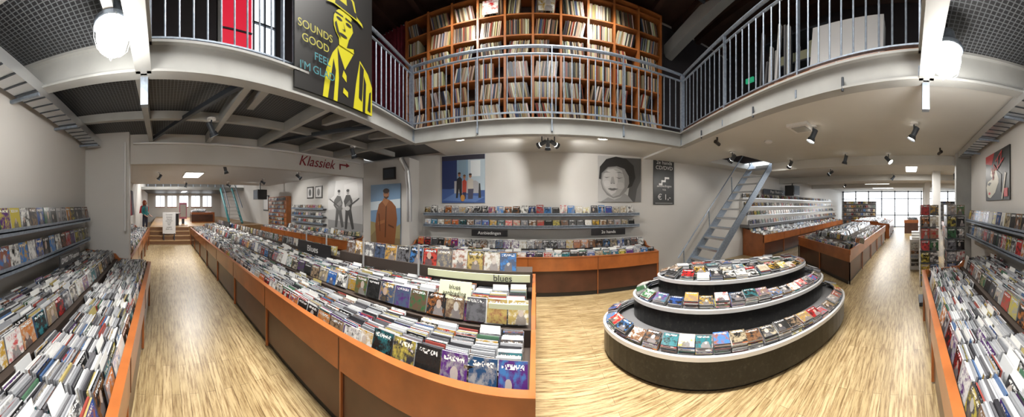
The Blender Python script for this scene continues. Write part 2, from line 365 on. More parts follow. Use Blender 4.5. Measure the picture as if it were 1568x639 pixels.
for (i,j) in ((3,6),(5,6)): 
    x=X0+i*cw+.1; c=zb+j*rh+.02; r.hexa([(x,4.5,c),(x+.31,4.5,c),(x+.31,4.505,c),(x,4.505,c),(x,4.54,c+.3),(x+.31,4.54,c+.3),(x+.31,4.545,c+.3),(x,4.545,c+.3)],EDGE,(.5,.5,.45),cov=0,cc=(.6,.6,.55),cb=rcb())
attach(m.build('shelf_frame'),e); attach(r.build('vinyl_records'),e)
m=MB(); n=40
i0=m.add([(-4.0+1.2*k/n,4.78+.05*math.sin(k*1.7),z) for z in (2.9,5.9) for k in range(n+1)])
for k in range(n): m.face([i0+k,i0+k+1,i0+n+2+k,i0+n+1+k],REDC)
m.build('stage_curtain',smooth=True)
m=MB()
for k in range(5): m.hexa([(2.75+k*.05,.3,2.86),(2.79+k*.05,.3,2.86),(2.79+k*.05,1.25-k*.1,2.86),(2.75+k*.05,1.25-k*.1,2.86),(2.95+k*.05,.3,4.0),(2.99+k*.05,.3,4.0),(2.99+k*.05,1.25-k*.1,4.0),(2.95+k*.05,1.25-k*.1,4.0)],(WHITE,BEAM,WHITE,RACKG,BEAM)[k])
for k in range(9): m.beam((2.7+R.uniform(0,.2),1.5+k*.07,2.86),(2.85+R.uniform(0,.2),1.5+k*.07,R.uniform(3.7,4.3)),.03,.06,R.choice((WHITE,BEAM,RACKG)))
m.build('leaning_display_boards')
m=MB(); 
for y in (1.5,2.3,3.0):
    for x in (4.3,4.8): m.box(x-.02,x+.02,y-.02,y+.02,2.84,5.2,DSTEEL)
for z in (3.3,3.9,4.5,5.1): m.box(4.28,4.82,1.48,3.02,z,z+.03,DSTEEL)
for z in (3.33,3.93,4.53):
    y=1.55
    while y<2.8: d=R.uniform(.2,.4); m.box(4.35,4.75,y,y+d,z,z+R.uniform(.2,.45),R.choice((BEAM,BROWN,RACKG,CREAM,DSTEEL))); y+=d+.03
m.build('storage_rack')
sbox('exit_sign',4.9,4.95,3.75,4.0,4.85,4.97,GREEN)
# ------------------------------------------------------------------ counters
isl=bin_counter('island_cd_counter',-9.7,0,1.12,2.25,1)
bin_counter('island_cd_counter',-9.7,0,3.1,2.25,-1,step=.018,parent=isl)
c=MB(); BLU=[(.012,.012,.012),(.02,.04,.16),(.07,.02,.14),(.03,.03,.035),(.015,.015,.015),(.015,.05,.12),(.015,.015,.015)]
MIX=[(.36,.21,.05),(.015,.015,.015),(.32,.24,.08),(.33,.04,.03),(.02,.02,.02),(.42,.42,.39),(.1,.06,.04),(.05,.07,.12),(.02,.02,.02),(.10,.10,.11),(.05,.09,.04)]
cover_row(c,-.98,-.04,1.160,1,.60,w=.15,h=.205,tilt=17,gap=.008,stack=1,pal=BLU)
cover_row(c,-4.0,-1.0,1.157,1,.605,w=.142,h=.145,tilt=17,gap=.01,stack=1)
cover_row(c,-1.6,-.05,1.665,1,.76,w=.145,h=.16,tilt=15,gap=.01,stack=1,pal=MIX)
cover_row(c,-2.25,-.05,2.19,1,.99,w=.15,h=.165,tilt=12,gap=.005,stack=3,pal=MIX)
cover_row(c,-9.4,-2.4,2.2,1,.90,w=.142,h=.125,tilt=10,gap=.05,stack=2)
attach(c.build('featured_covers'),isl)
b=MB(); b.box(-2.35,-.03,2.17,2.36,.85,.99,BINI); b.box(-9.65,-2.35,2.17,2.3,.83,.90,BINI)
b.box(-.33,-.05,1.64,1.655,.875,.91,CREAM)
b.box(-1.05,-.05,2.15,2.165,.90,.965,CREAM)
b.box(-3.25,-2.45,2.08,2.10,.87,1.05,BLACK); b.box(-8.2,-7.4,2.12,2.14,.90,1.06,BLACK)
for x in (-3.1,-2.6,-1.15,-1.9): b.cyl((x,2.14,.8),(x,2.14,1.2),.012,ALU,8)
b.hexa([(-.74,1.7,.89),(-.48,1.7,.89),(-.48,1.71,.89),(-.74,1.71,.89),(-.74,1.74,1.01),(-.48,1.74,1.01),(-.48,1.75,1.01),(-.74,1.75,1.01)],CREAM)
attach(b.build('ridge_and_signs'),isl)
def atxt(e,*a,**k):
    t=text(*a,**k); attach(t,e); return t
atxt(isl,'sign_text','Blues',(-2.85,2.076,.95),FY,.13,WHITE)
atxt(isl,'ridge_text','blues',(-.3,2.145,.932),FY,.085,BLACK)
atxt(isl,'card_text','blues\naanbieding',(-.61,1.716,.95),(math.radians(72),0,0),.045,BLACK)
f=bin_counter('wall_cd_counter',-3.8,3.3,-.21,-1.28,-1,step=.0135)
bin_counter('wall_cd_counter',-9.5,-4.05,-.55,-1.28,-1,step=.02)
c=MB(); cover_row(c,-3.7,-1.0,-.235,-1,.615,w=.14,h=.14,tilt=15,gap=.012,stack=1); attach(c.build('front_covers'),f)
bc=bin_counter('wall_cd_counter',-2.6,2.34,4.1,4.93,1,step=.018)
c=MB(); cover_row(c,-2.5,2.3,4.14,1,.64,w=.142,h=.14,gap=.01,stack=1)
cover_row(c,-2.5,2.3,4.62,1,.76,w=.142,h=.16,gap=.01,stack=1); attach(c.build('front_covers'),bc)
rcn=bin_counter('wall_cd_counter',5.9,14.5,4.1,4.93,1,step=.03)
m=MB(); c=MB()
for k,z in enumerate((1.0,1.28,1.56,1.84)):
    y=4.55+k*.09; m.box(5.75,14.5,y,4.94,z-.1 if k==0 else z-.28,z,WALL if k else RACKG); m.box(5.75,14.5,y-.02,y,z-.01,z+.02,ALU)
    cover_row(c,5.8,14.4,y+.01,1,z+.005,w=.142,h=.15,gap=.03,stack=2)
attach(m.build('stepped_cd_rack'),rcn); attach(c.build('compact_discs'),rcn)
m=MB(); m.box(6.9,8.7,4.80,4.83,2.02,2.2,DSTEEL); s=m.build('section_sign'); atxt(s,'sign_text','Pop / Rock A-Z',(7.8,4.795,2.11),FY,.15,WHITE)
e=empty('angled_cd_counter',(7,2,0)); m=MB()
poly=[(4.6,1.15),(10.5,1.0),(10.5,2.9),(6.15,3.05)]
def inset(pl,d):
    cx=sum(p[0] for p in pl)/4; cy=sum(p[1] for p in pl)/4
    return [(p[0]+(cx-p[0])/abs(cx-p[0])*d, p[1]+(cy-p[1])/abs(cy-p[1])*d*.8) for p in pl]
m.prism(inset(poly,.06),0,.08,BLACK); m.prism(inset(poly,.02),.08,.46,BROWN); m.prism(poly,.46,.62,CHERRY,top=BINI)
for i in range(4):
    p,q=poly[i],poly[(i+1)%4]; m.beam((*p,.66),(*q,.66),.03,.1,CHERRY)
    n=max(2,int(math.dist(p,q)/1.0))
    for k in range(n+1):
        t=k/n; x=p[0]+(q[0]-p[0])*t; y=p[1]+(q[1]-p[1])*t; m.box(x-.01,x+.01,y-.01,y+.01,.02,.46,CHERRY)
m.prism(inset(poly,.45),.62,.76,BINI)
attach(m.build('counter_body'),e)
c=MB(); cd_row(c,5.3,10.4,1.2,1,.625,.42,step=.025); cd_row(c,5.8,10.4,1.65,1,.765,.4,step=.025); cd_row(c,6.2,10.4,2.9,-1,.625,.42,step=.03); cd_row(c,6.0,10.4,2.45,-1,.765,.4,step=.03)
p=Vector((4.6,1.15,0)); q=Vector((6.15,3.05,0)); d=(q-p).normalized()
xa=-d; ya=Vector((-xa.y,xa.x,0)) 
if ya.x<0: xa=d; ya=Vector((-xa.y,xa.x,0))
base=q if xa.dot(d)<0 else p
c.M=Matrix(((xa.x,ya.x,0,base.x),(xa.y,ya.y,0,base.y),(0,0,1,0),(0,0,0,1)))
cd_row(c,.1,2.2,.06,1,.625,.42,step=.02); cover_row(c,.1,2.3,.5,1,.76,stack=1); c.M=None
attach(c.build('compact_discs'),e)
bin_counter('angled_cd_counter',11.5,15,.9,2.8,1,step=.05)
# ------------------------------------------------------------------ oval tiered stand
e=empty('oval_tiered_cd_stand',(2.25,1.9,0)); m=MB(); c=MB()
U=Vector((.89,-.456)).normalized(); V=Vector((.456,.89)).normalized()
def ell(C,a,b,n=72,w=0): return [(C[0]+a*math.cos(t)*U.x+b*math.sin(t)*V.x, C[1]+a*math.cos(t)*U.y+b*math.sin(t)*V.y) for t in [2*PI*k/n for k in range(n)]]
tiers=[((2.21,1.89),1.61,.82,0,.31),((2.34,2.02),1.34,.63,.31,.54),((2.42,2.09),1.08,.42,.54,.73)]
for i,(C,a,b_,z0,z1) in enumerate(tiers):
    if i==0: m.prism(ell(C,a-.05,b_-.05),0,.05,BLACK)
    m.prism(ell(C,a-.012,b_-.012),max(z0,.04),z1-.03,GRANITE); m.prism(ell(C,a,b_),z1-.03,z1-.004,RIM,top=RACKG)
    o_=ell(C,a,b_); n_=ell(C,a-.03,b_-.03); n=len(o_)
    k0=m.add([(x,y,z1-.004) for x,y in o_]+[(x,y,z1+.008) for x,y in o_]+[(x,y,z1+.008) for x,y in n_]+[(x,y,z1-.004) for x,y in n_])
    for k in range(n):
        for r_ in range(3): m.face([k0+r_*n+k,k0+r_*n+(k+1)%n,k0+(r_+1)*n+(k+1)%n,k0+(r_+1)*n+k],RIM)
    rings=[(.11,8)] if i<2 else [(.1,6),(.22,8)]
    for ri,(inset_,mx) in enumerate(rings):
        aa,bb=a-inset_,b_-inset_; t=0
        while t<2*PI-.02:
            x=C[0]+aa*math.cos(t)*U.x+bb*math.sin(t)*V.x; y=C[1]+aa*math.cos(t)*U.y+bb*math.sin(t)*V.y
            tx=-aa*math.sin(t)*U+bb*math.cos(t)*V; sp=tx.length; tx.normalize(); nx=Vector((tx.y,-tx.x))
            ya=-nx; xa=Vector((ya.y,-ya.x))
            cnt=R.randint(3,mx)
            for k in range(cnt):
                tilt=math.radians(R.uniform(16,24)); z=z1+.002+k*.0112
                jx,jy=R.uniform(-.004,.004),R.uniform(-.01,.004)
                ct,st=math.cos(tilt),math.sin(tilt); w,h,th=.142,.125,.0102
                pts=[]
                for lz in (0,th):
                    for lx,ly in ((-w/2,-h/2),(w/2,-h/2),(w/2,h/2),(-w/2,h/2)):
                        yy=ly*ct-lz*st+jy; zz=ly*st+lz*ct+h/2*st
                        xx=lx+jx
                        pts.append((x+xa.x*xx+ya.x*yy,y+xa.y*xx+ya.y*yy,z+zz))
                c.hexa(pts,EDGE,R.choice(EC),cov=4,cc=rc(),cb=rcb())
            t+=(.147+R.choice((0,0,.01,.015)))/sp
for k in range(-4,5):
    x=2.42+k*.19*U.x; y=2.09+k*.19*U.y
    c.M=Matrix.Translation((x,y,.735))@Matrix.Rotation(math.atan2(U.y,U.x),4,'Z')
    for j in range(R.randint(5,12)): c.box(-.07,.07,-.06,.06,j*.011,j*.011+.0102,EDGE,R.choice(EC),cov=4,cc=rc(),cb=rcb())
c.M=None
attach(m.build('stand'),e); attach(c.build('compact_discs'),e)
# ------------------------------------------------------------------ wall shelves
def wall_shelf(name,x0,x1,yw,s,zs,d=.16,h=.19,w=.135,pitch=.012,vary=0,tilt=10):
    e=empty(name,((x0+x1)/2,yw,zs[0])); m=MB(); c=MB()
    for z in zs:
        ya,yb=yw,yw-s*d; m.box(x0,x1,min(ya,yb),max(ya,yb),z-.012,z,STEEL); yy=yb; m.box(x0,x1,min(yy,yy+s*.006),max(yy,yy+s*.006),z-.04,z+.025,STEEL)
        cover_row(c,x0+.02,x1-.02,yb+s*.02,s,z+.002,w=w,h=h,tilt=tilt,gap=pitch,stack=2,vary=vary)
    attach(m.build('shelf'),e); attach(c.build('dvd_cases'),e); return e
wall_shelf('wall_dvd_shelf',-2.45,2.25,4.95,1,(1.42,),h=.165,w=.14,vary=.03,pitch=.02)
wall_shelf('wall_cd_shelf',-2.45,2.25,4.95,1,(1.17,),h=.13,w=.142,pitch=.02)
wall_shelf('wall_dvd_shelf',-3.6,-.4,-1.3,-1,(1.39,1.08),h=.19,w=.135,pitch=.006)
wall_shelf('wall_dvd_shelf',.4,4.55,-1.3,-1,(1.32,1.04),h=.19,w=.135,pitch=.006)
def label(x,y,z,w,t,rot=FY,h=.13,s=-1,size=.085):
    o=sbox('shelf_label',x-w/2,x+w/2,y-.006,y+.006,z-h/2,z+h/2,BLACK); atxt(o,'label_text',t,(x,y+s*.008,z),rot,size,WHITE)
label(-.9,4.56,1.06,.72,'Aanbiedingen'); label(1.45,4.56,1.07,.72,'2e hands')
label(-2.55,-1.05,1.0,.6,'DVD TV-series',rot=BY,s=1)
# ------------------------------------------------------------------ posters
def ellp(cx,cy,rx,ry,n=20,a0=0,a1=2*PI): return [(cx+rx*math.cos(a0+(a1-a0)*k/n),cy+ry*math.sin(a0+(a1-a0)*k/n)) for k in range(n)]
def poster(name,O,Ud,w,h,N,bg,shapes,th=.02):
    O=Vector(O);Ud=Vector(Ud);N=Vector(N);Z=Vector((0,0,1)); m=MB()
    def P(u,v,k): return tuple(O+Ud*(u*w)+Z*(v*h)+N*k)
    m.hexa([P(0,0,th),P(1,0,th),P(1,0,0),P(0,0,0),P(0,1,th),P(1,1,th),P(1,1,0),P(0,1,0)],PAPER,bg)
    k=th+.002
    for col,pts in shapes:
        i=m.add([P(min(1,max(0,u)),min(1,max(0,v)),k) for u,v in pts]); m.face([i+j for j in range(len(pts))],PAPER,col); k+=.0006
    return m.build(name)
Y=(.42,.39,.012); K=(.012,.012,.012)
ps=poster('portrait_banner',(-1.845,1.13,2.68),(0,1,0),1.08,1.42,(1,0,0),K,[
 (Y,[(.30,0),(1,0),(1,.24),(.93,.33),(.8,.40),(.66,.45),(.5,.42),(.42,.34),(.34,.2)]),
 (K,[(.48,.40),(.58,.26),(.72,.44),(.80,.41),(.74,.2),(.70,0),(.48,0),(.50,.18)]),
 (K,[(.36,.0),(.43,.0),(.46,.22),(.43,.30)]),(K,[(.84,.0),(.88,.0),(.90,.24),(.86,.30)]),(K,[(.92,.03),(.97,.02),(.98,.2),(.95,.18)]),(K,[(.78,.1),(.83,.08),(.86,.35),(.80,.38)]),
 (Y,[(.54,.20),(.60,.17),(.60,.22),(.56,.25)]),(Y,[(.55,.08),(.62,.06),(.62,.1),(.56,.12)]),
 (Y,[(.5,.42),(.70,.42),(.71,.52),(.49,.52)]),
 (Y,ellp(.58,.575,.155,.125)),
 (K,[(.60,.43),(.72,.46),(.77,.56),(.76,.66),(.66,.67),(.69,.58),(.63,.50)]),
 (K,ellp(.50,.61,.04,.012,10)),(K,[(.43,.635),(.55,.64),(.55,.65),(.44,.648)]),(K,ellp(.625,.61,.04,.012,10)),(K,[(.58,.64),(.69,.635),(.69,.648),(.58,.652)]),(K,ellp(.55,.505,.055,.011,12)),(K,[(.55,.60),(.585,.545),(.53,.545),(.57,.555)]),(K,[(.44,.56),(.47,.5),(.52,.47),(.49,.52),(.46,.58)]),
 (Y,[(.34,.675),(.42,.69),(.75,.69),(.84,.675),(.82,.70),(.74,.72),(.70,.82),(.60,.85),(.48,.82),(.44,.72),(.35,.695)]),
 (K,[(.44,.70),(.74,.70),(.73,.745),(.45,.745)]),(K,[(.60,.74),(.71,.74),(.67,.81),(.58,.83)]),
])
YI=pm('yellow_ink',(.30,.28,.03),.5); TI=pm('teal_ink',(.03,.16,.19),.5)
for i,(t,yy,z) in enumerate((('SOUNDS',1.36,3.27),('GOOD',1.36,3.15),('FEEL',1.44,3.02),("I'M",1.235,2.89),('GLAD',1.46,2.89))): atxt(ps,'banner_text_%d'%i,t,(-1.806,yy,z),FX,.105,YI if i<2 else TI)
SK=(.36,.17,.09)
poster('portrait_poster',(-3.72,4.48,.72),(1,0,0),.86,1.38,(0,-1,0),(.16,.27,.42),[
 ((.5,.58,.64),[(0,.55),(1,.6),(1,.75),(0,.7)]),((.22,.17,.09),[(0,0),(1,0),(1,.22),(0,.3)]),((.30,.25,.12),[(0,.1),(.3,.28),(.2,.34),(0,.36)]),((.30,.25,.12),[(.8,.1),(1,.1),(1,.34),(.85,.28)]),
 ((.22,.08,.03),[(.22,.0),(.82,.0),(.86,.2),(.9,.42),(.86,.62),(.74,.70),(.62,.74),(.44,.73),(.30,.66),(.22,.5),(.17,.3)]),
 ((.07,.025,.01),[(.5,.1),(.53,.1),(.57,.7),(.54,.7)]),((.30,.12,.045),[(.27,.3),(.5,.35),(.5,.4),(.27,.36)]),((.10,.035,.015),[(.62,.3),(.8,.26),(.8,.29),(.62,.33)]),((.10,.035,.015),[(.28,.5),(.33,.2),(.35,.2),(.32,.5)]),((.32,.14,.06),[(.42,.70),(.54,.62),(.64,.72),(.56,.76),(.46,.76)]),
 (SK,ellp(.55,.83,.095,.075)),((.035,.02,.015),ellp(.55,.885,.105,.042)),((.07,.035,.02),[(.47,.78),(.55,.745),(.63,.78),(.62,.795),(.55,.785),(.48,.795)]),((.02,.015,.015),ellp(.59,.84,.018,.006,8)),((.02,.015,.015),ellp(.51,.84,.018,.006,8)),((.25,.1,.06),[(.55,.84),(.565,.81),(.54,.81)])])
poster('group_photo_poster',(-2.05,4.95,1.66),(1,0,0),.98,1.04,(0,-1,0),(.20,.32,.46),[
 ((.02,.035,.12),[(0,.28),(.36,.3),(.36,1),(0,1)]),((.05,.10,.28),[(0,0),(1,0),(1,.26),(0,.3)]),((.10,.18,.4),[(0,.05),(.8,.02),(1,.12),(.3,.2)]),((.42,.52,.60),[(.62,.26),(1,.26),(1,.95),(.62,.95)]),((.65,.70,.74),[(.68,.55),(.9,.55),(.9,.88),(.68,.88)]),((.2,.3,.4),[(.40,.6),(.58,.6),(.58,.95),(.40,.95)]),((.03,.03,.05),[(0,.9),(1,.9),(1,1),(0,1)]),
 ((.36,.36,.38),[(.3,.2),(.86,.2),(.86,.42),(.8,.46),(.3,.46)]),((.02,.02,.025),[(.34,.1),(.38,.1),(.41,.3),(.44,.1),(.48,.1),(.48,.5),(.43,.55),(.36,.5)]),((.38,.05,.03),[(.49,.2),(.58,.2),(.59,.44),(.54,.50),(.49,.45)]),((.03,.03,.08),[(.5,.08),(.57,.08),(.58,.22),(.5,.22)]),((.5,.47,.42),[(.62,.28),(.74,.28),(.74,.48),(.67,.52),(.61,.47)]),((.06,.06,.1),[(.62,.08),(.73,.08),(.75,.29),(.62,.29)]),
 (SK,ellp(.42,.59,.032,.042)),(SK,ellp(.54,.54,.03,.04)),(SK,ellp(.675,.56,.032,.042)),((.05,.03,.02),ellp(.42,.62,.034,.022)),((.12,.06,.02),ellp(.54,.57,.032,.022)),((.03,.02,.02),ellp(.675,.59,.034,.022)),((.4,.2,.05),ellp(.5,.1,.05,.07)),((.03,.03,.03),[(.86,.1),(.92,.1),(.9,.4),(.87,.4)])])
G=lambda v:(v,v,v)
poster('child_portrait_poster',(1.33,4.95,1.68),(1,0,0),1.02,1.0,(0,-1,0),G(.42),[
 (G(.07),[(.55,.98),(1,1),(1,.0),(.66,0),(.72,.4),(.8,.7)]),(G(.16),[(.85,.0),(1,.0),(1,.5),(.9,.3)]),
 (G(.02),[(.02,.50),(.04,.76),(.18,.93),(.40,1),(.64,.97),(.82,.82),(.86,.55),(.78,.36),(.66,.30),(.2,.45)]),
 (G(.22),[(.06,.42),(.08,.62),(.22,.76),(.42,.79),(.60,.74),(.70,.58),(.71,.42),(.64,.24),(.50,.12),(.34,.08),(.20,.15),(.10,.28)]),
 (G(.36),[(.08,.42),(.10,.60),(.22,.73),(.40,.76),(.54,.70),(.60,.52),(.60,.32),(.48,.16),(.34,.11),(.20,.20),(.12,.30)]),
 (G(.50),[(.10,.44),(.13,.60),(.22,.70),(.34,.72),(.44,.66),(.44,.40),(.40,.22),(.30,.15),(.20,.24),(.13,.34)]),
 (G(.56),ellp(.20,.40,.07,.07)),(G(.42),ellp(.50,.36,.09,.08)),
 (G(.05),[(.12,.545),(.19,.535),(.27,.55),(.19,.52)]),(G(.05),[(.38,.55),(.47,.53),(.57,.545),(.47,.515)]),(G(.10),[(.11,.63),(.19,.66),(.28,.64),(.19,.645)]),(G(.10),[(.38,.64),(.48,.665),(.59,.63),(.48,.65)]),
 (G(.34),[(.30,.55),(.345,.55),(.38,.40),(.27,.40)]),(G(.08),ellp(.295,.405,.014,.008,8)),(G(.08),ellp(.355,.405,.014,.008,8)),(G(.12),[(.21,.285),(.27,.305),(.315,.295),(.36,.305),(.45,.285),(.35,.25),(.29,.25)]),
 (G(.26),[(.05,.0),(.8,.0),(.68,.14),(.58,.20),(.50,.10),(.36,.05),(.22,.10)])])
s=poster('price_sign',(2.68,4.95,1.62),(1,0,0),.58,1.12,(0,-1,0),(.03,.033,.035),[((.7,.7,.7),[(.08,.03),(.92,.03),(.92,.036),(.08,.036)]),
 ((.7,.7,.7),[(.25,.42),(.42,.42),(.42,.49),(.58,.49),(.58,.56),(.75,.56),(.75,.60),(.53,.60),(.53,.53),(.37,.53),(.37,.46),(.25,.46)])])
for t,z,sz in (('2e hands\nCD/DVD',2.57,.125),('aanbiedingen\nv.a.',2.03,.08),('€ 1,-',1.8,.19)): atxt(s,'sign_text',t,(2.97,4.915,z),FY,sz,WHITE)
poster('band_poster',(-5.9,4.95,.85),(1,0,0),1.5,1.52,(0,-1,0),G(.5),[(G(.62),[(0,.4),(1,.5),(1,1),(0,1)]),(G(.7),[(.5,.6),(.9,.65),(.85,.95),(.5,.9)]),(G(.30),[(0,0),(1,0),(1,.15),(0,.2)]),(G(.45),[(0,.6),(.2,.7),(.25,1),(0,1)]),
 (G(.10),[(.22,.05),(.29,.05),(.34,.33),(.42,.05),(.49,.07),(.42,.42),(.46,.55),(.40,.68),(.30,.70),(.2,.60),(.18,.50),(.26,.42)]),(G(.06),[(.52,.03),(.58,.03),(.62,.32),(.72,.03),(.78,.05),(.70,.42),(.74,.58),(.67,.70),(.56,.70),(.49,.58),(.54,.42)]),
 (G(.22),[(.24,.5),(.30,.44),(.44,.52),(.40,.60)]),(G(.2),[(.54,.50),(.60,.44),(.7,.52),(.66,.6)]),
 (G(.36),ellp(.35,.75,.035,.05)),(G(.36),ellp(.61,.75,.035,.05)),(G(.03),ellp(.35,.785,.042,.028)),(G(.03),ellp(.61,.785,.042,.028)),
 (G(.05),[(.05,.62),(.34,.46),(.35,.48),(.06,.645)]),(G(.14),ellp(.38,.44,.07,.045)),(G(.05),[(.62,.45),(.92,.62),(.91,.64),(.61,.48)]),(G(.55),ellp(.60,.44,.07,.045))])
for x in (-7.1,-6.6): poster('small_framed_photo',(x,4.95,1.85),(1,0,0),.38,.42,(0,-1,0),G(.03),[(G(.6),[(.1,.1),(.9,.1),(.9,.9),(.1,.9)]),(G(.1),ellp(.5,.5,.2,.3))])
s=poster('face_album_poster',(3.75,-1.3,1.68),(-1,0,0),.95,.72,(0,1,0),(.012,.012,.012),[((.45,.012,.012),[(0,.84),(.30,.76),(.36,.86),(.42,1),(0,1)]),
 ((.62,.60,.5),[(.12,.08),(.24,.05),(.46,.16),(.60,.36),(.60,.52),(.48,.64),(.30,.66),(.24,.56),(.32,.46),(.12,.42),(.04,.3)]),((.02,.02,.02),ellp(.36,.48,.06,.035)),((.02,.02,.02),[(.28,.57),(.44,.57),(.44,.585),(.28,.58)]),((.02,.02,.02),[(.1,.36),(.2,.32),(.3,.38),(.2,.40)]),((.5,.02,.02),ellp(.20,.15,.05,.03)),((.02,.02,.02),[(.5,.64),(.72,.5),(.7,.15),(.56,.2),(.62,.4)]),((.55,.5,.42),[(.72,.02),(.77,.02),(.90,.5),(.85,.52)]),((.5,.02,.02),[(.82,.06),(.95,.06),(.95,.22),(.82,.22)])])
REDI=pm('red_ink',(.5,.015,.015),.5)
atxt(s,'poster_text','JAZZ',(3.22,-1.27,2.20),(PI/2,-.45,PI),.22,REDI)
m=MB(); s=empty('department_lettering',(-3.97,3,2.5)); RED=pm('dark_red_letters',(.22,.015,.025),.5)
t=text('letters','Klassiek',(-3.97,3.02,2.50),FX,.29,RED,shear=.35); attach(t,s)
m.box(-3.98,-3.965,3.66,3.69,2.42,2.54,RED); m.box(-3.98,-3.965,3.66,3.88,2.52,2.55,RED); i=m.add([(-3.965,3.86,2.48),(-3.965,3.98,2.535),(-3.965,3.86,2.59)]); m.face([i,i+1,i+2],RED)
attach(m.build('arrow'),s)
m=MB(); m.box(-3.35,-3.0,4.46,4.5,2.2,2.48,BLACK); m.box(-3.32,-3.03,4.455,4.46,2.24,2.44,DSTEEL); m.build('wall_speaker_panel')
# ------------------------------------------------------------------ pipes, trays
def pipe(name,pts,r,mat=BEAM,rings=False):
    m=MB()
    for a,b in zip(pts,pts[1:]): m.cyl(a,b,r,mat,10)
    for a in pts[1:-1]: m.lathe(a,[(0.001,-r),(r*.7,-r*.7),(r,0),(r*.7,r*.7),(.001,r)],mat,10)
    if rings:
        for a,b in zip(pts,pts[1:]):
            a=Vector(a);b=Vector(b);L=(b-a).length
            for k in range(int(L/.03)): p=a+(b-a)*(k*.03/L); m.cyl(p,p+(b-a)/L*.012,r*1.12,mat,10)
    return m.build(name)
pipe('conduit_pipe',[(-3.93,-.5,2.64),(-3.93,4.3,2.64)],.02,WHITE)
pipe('corrugated_duct',[(-2.75,4.3,2.62),(-2.62,4.36,2.35),(-2.6,4.4,1.95),(-2.6,4.42,1.25)],.055,ALU,True)
pipe('conduit_pipe',[(-3.7,-.6,1.2),(-3.7,-.6,2.6)],.02,WHITE)
def tray(x0,x1):
    m=MB(); m.box(x0,x1,-1.22,-1.0,2.56,2.58,ALU); m.box(x0,x1,-1.22,-1.21,2.58,2.66,ALU); m.box(x0,x1,-1.01,-1.0,2.58,2.66,ALU)
    x=x0+.1
    while x<x1: m.box(x,x+.02,-1.22,-1.0,2.555,2.56,DSTEEL); x+=.15
    for y in (-1.17,-1.12,-1.08): m.cyl((x0,y,2.60),(x1,y,2.60),.012,BLACK,6)
    x=x0+.2
    while x<x1: m.box(x,x+.03,-1.298,-1.0,2.53,2.555,STEEL); x+=.9
    m.build('cable_tray')
tray(-3.75,-.3); tray(.3,4.6)
# ------------------------------------------------------------------ lamps
def lamp(kind,loc,energy,rot=(0,0,0),size=.1,col=(1,.96,.90),spot=1.6,parent=None,spread=None,sy=None):
    l=bpy.data.lights.new(kind.lower()+'_light',kind); l.energy=energy; l.color=col
    if kind=='SPOT': l.spot_size=spot; l.spot_blend=.6; l.shadow_soft_size=size
    elif kind=='POINT': l.shadow_soft_size=size
    else:
        l.shape='RECTANGLE'; l.size=size; l.size_y=sy or size
        if spread: l.spread=spread
    o=bpy.data.objects.new(kind.lower()+'_lamp',l); bpy.context.collection.objects.link(o); o.location=loc; o.rotation_euler=rot
    if parent: attach(o,parent)
    return o
def pendant(x,y,z):
    e=empty('cage_pendant_lamp',(x,y,z)); m=MB(); g=MB()
    g.lathe((x,y,z),[(.001,-.115),(.05,-.105),(.085,-.075),(.1,-.02),(.097,.04),(.085,.075)],GLOW,24)
    m.lathe((x,y,z),[(.112,.05),(.116,.055),(.116,.075),(.112,.08),(.095,.095),(.07,.12),(.055,.18),(.03,.2),(.001,.2)],STEEL,24)
    m.cyl((x,y,z+.19),(x,y,2.86),.006,BLACK,6)
    for k in range(4):
        a=k*PI/2+.4; ca,sa=math.cos(a),math.sin(a)
        prof=[(.114,.06),(.114,-.02),(.095,-.085),(.05,-.122),(0,-.13)]
        for (r0,z0),(r1,z1) in zip(prof,prof[1:]): m.cyl((x+r0*ca,y+r0*sa,z+z0),(x+r1*ca,y+r1*sa,z+z1),.0025,ALU,5)
    m.box(x+.11,x+.2,y-.03,y+.03,z+.08,z+.14,WHITE)
    attach(g.build('glass_globe',smooth=True),e); attach(m.build('fitting'),e)
    lamp('POINT',(x,y,z-.22),24,size=.1,parent=e)
pendant(-1.42,-.31,2.64); pendant(1.63,-.27,2.62)
def downlight(x,y,z,en=30,r=.09,name='recessed_downlight'):
    e=empty(name,(x,y,z)); m=MB(); m.lathe((x,y,z),[(r*1.2,0),(r*1.2,-.015),(r,-.018),(r*.95,-.01)],WHITE,20)
    i=m.add([(x+r*.95*math.cos(2*PI*k/20),y+r*.95*math.sin(2*PI*k/20),z-.01) for k in range(20)]); m.face([i+k for k in range(20)],HALO)
    attach(m.build('fitting'),e); lamp('SPOT',(x,y,z-.04),en,size=.06,spot=2.4,parent=e)
downlight(-1.25,3.75,2.72,55); downlight(1.1,3.75,2.72,55)
def spotfix(x,y,z,aim,en=30,lit=True,sz=1.,spot=1.7):
    e=empty('ceiling_spotlight',(x,y,z)); m=MB(); d=(Vector(aim)-Vector((x,y,z-.14))).normalized(); c=Vector((x,y,z-.14))
    m.cyl((x,y,z),(x,y,z-.02),.05*sz,WHITE,14); m.cyl((x,y,z-.02),(x,y,z-.1),.01,DSTEEL,8)
    m.cyl(c-d*.08*sz,c+d*.03*sz,.032*sz,DSTEEL,14); m.cyl(c+d*.03*sz,c+d*.075*sz,.04*sz,DSTEEL,14,r2=.052*sz,caps=False)
    m.cyl(c+d*.058*sz,c+d*.062*sz,.045*sz,HALO if lit else WHITE,14)
    attach(m.build('fitting'),e)
    if lit:
        q=d.to_track_quat('-Z','Y').to_euler(); lamp('SPOT',tuple(c+d*.1),en,rot=q,size=.04,spot=spot,parent=e)
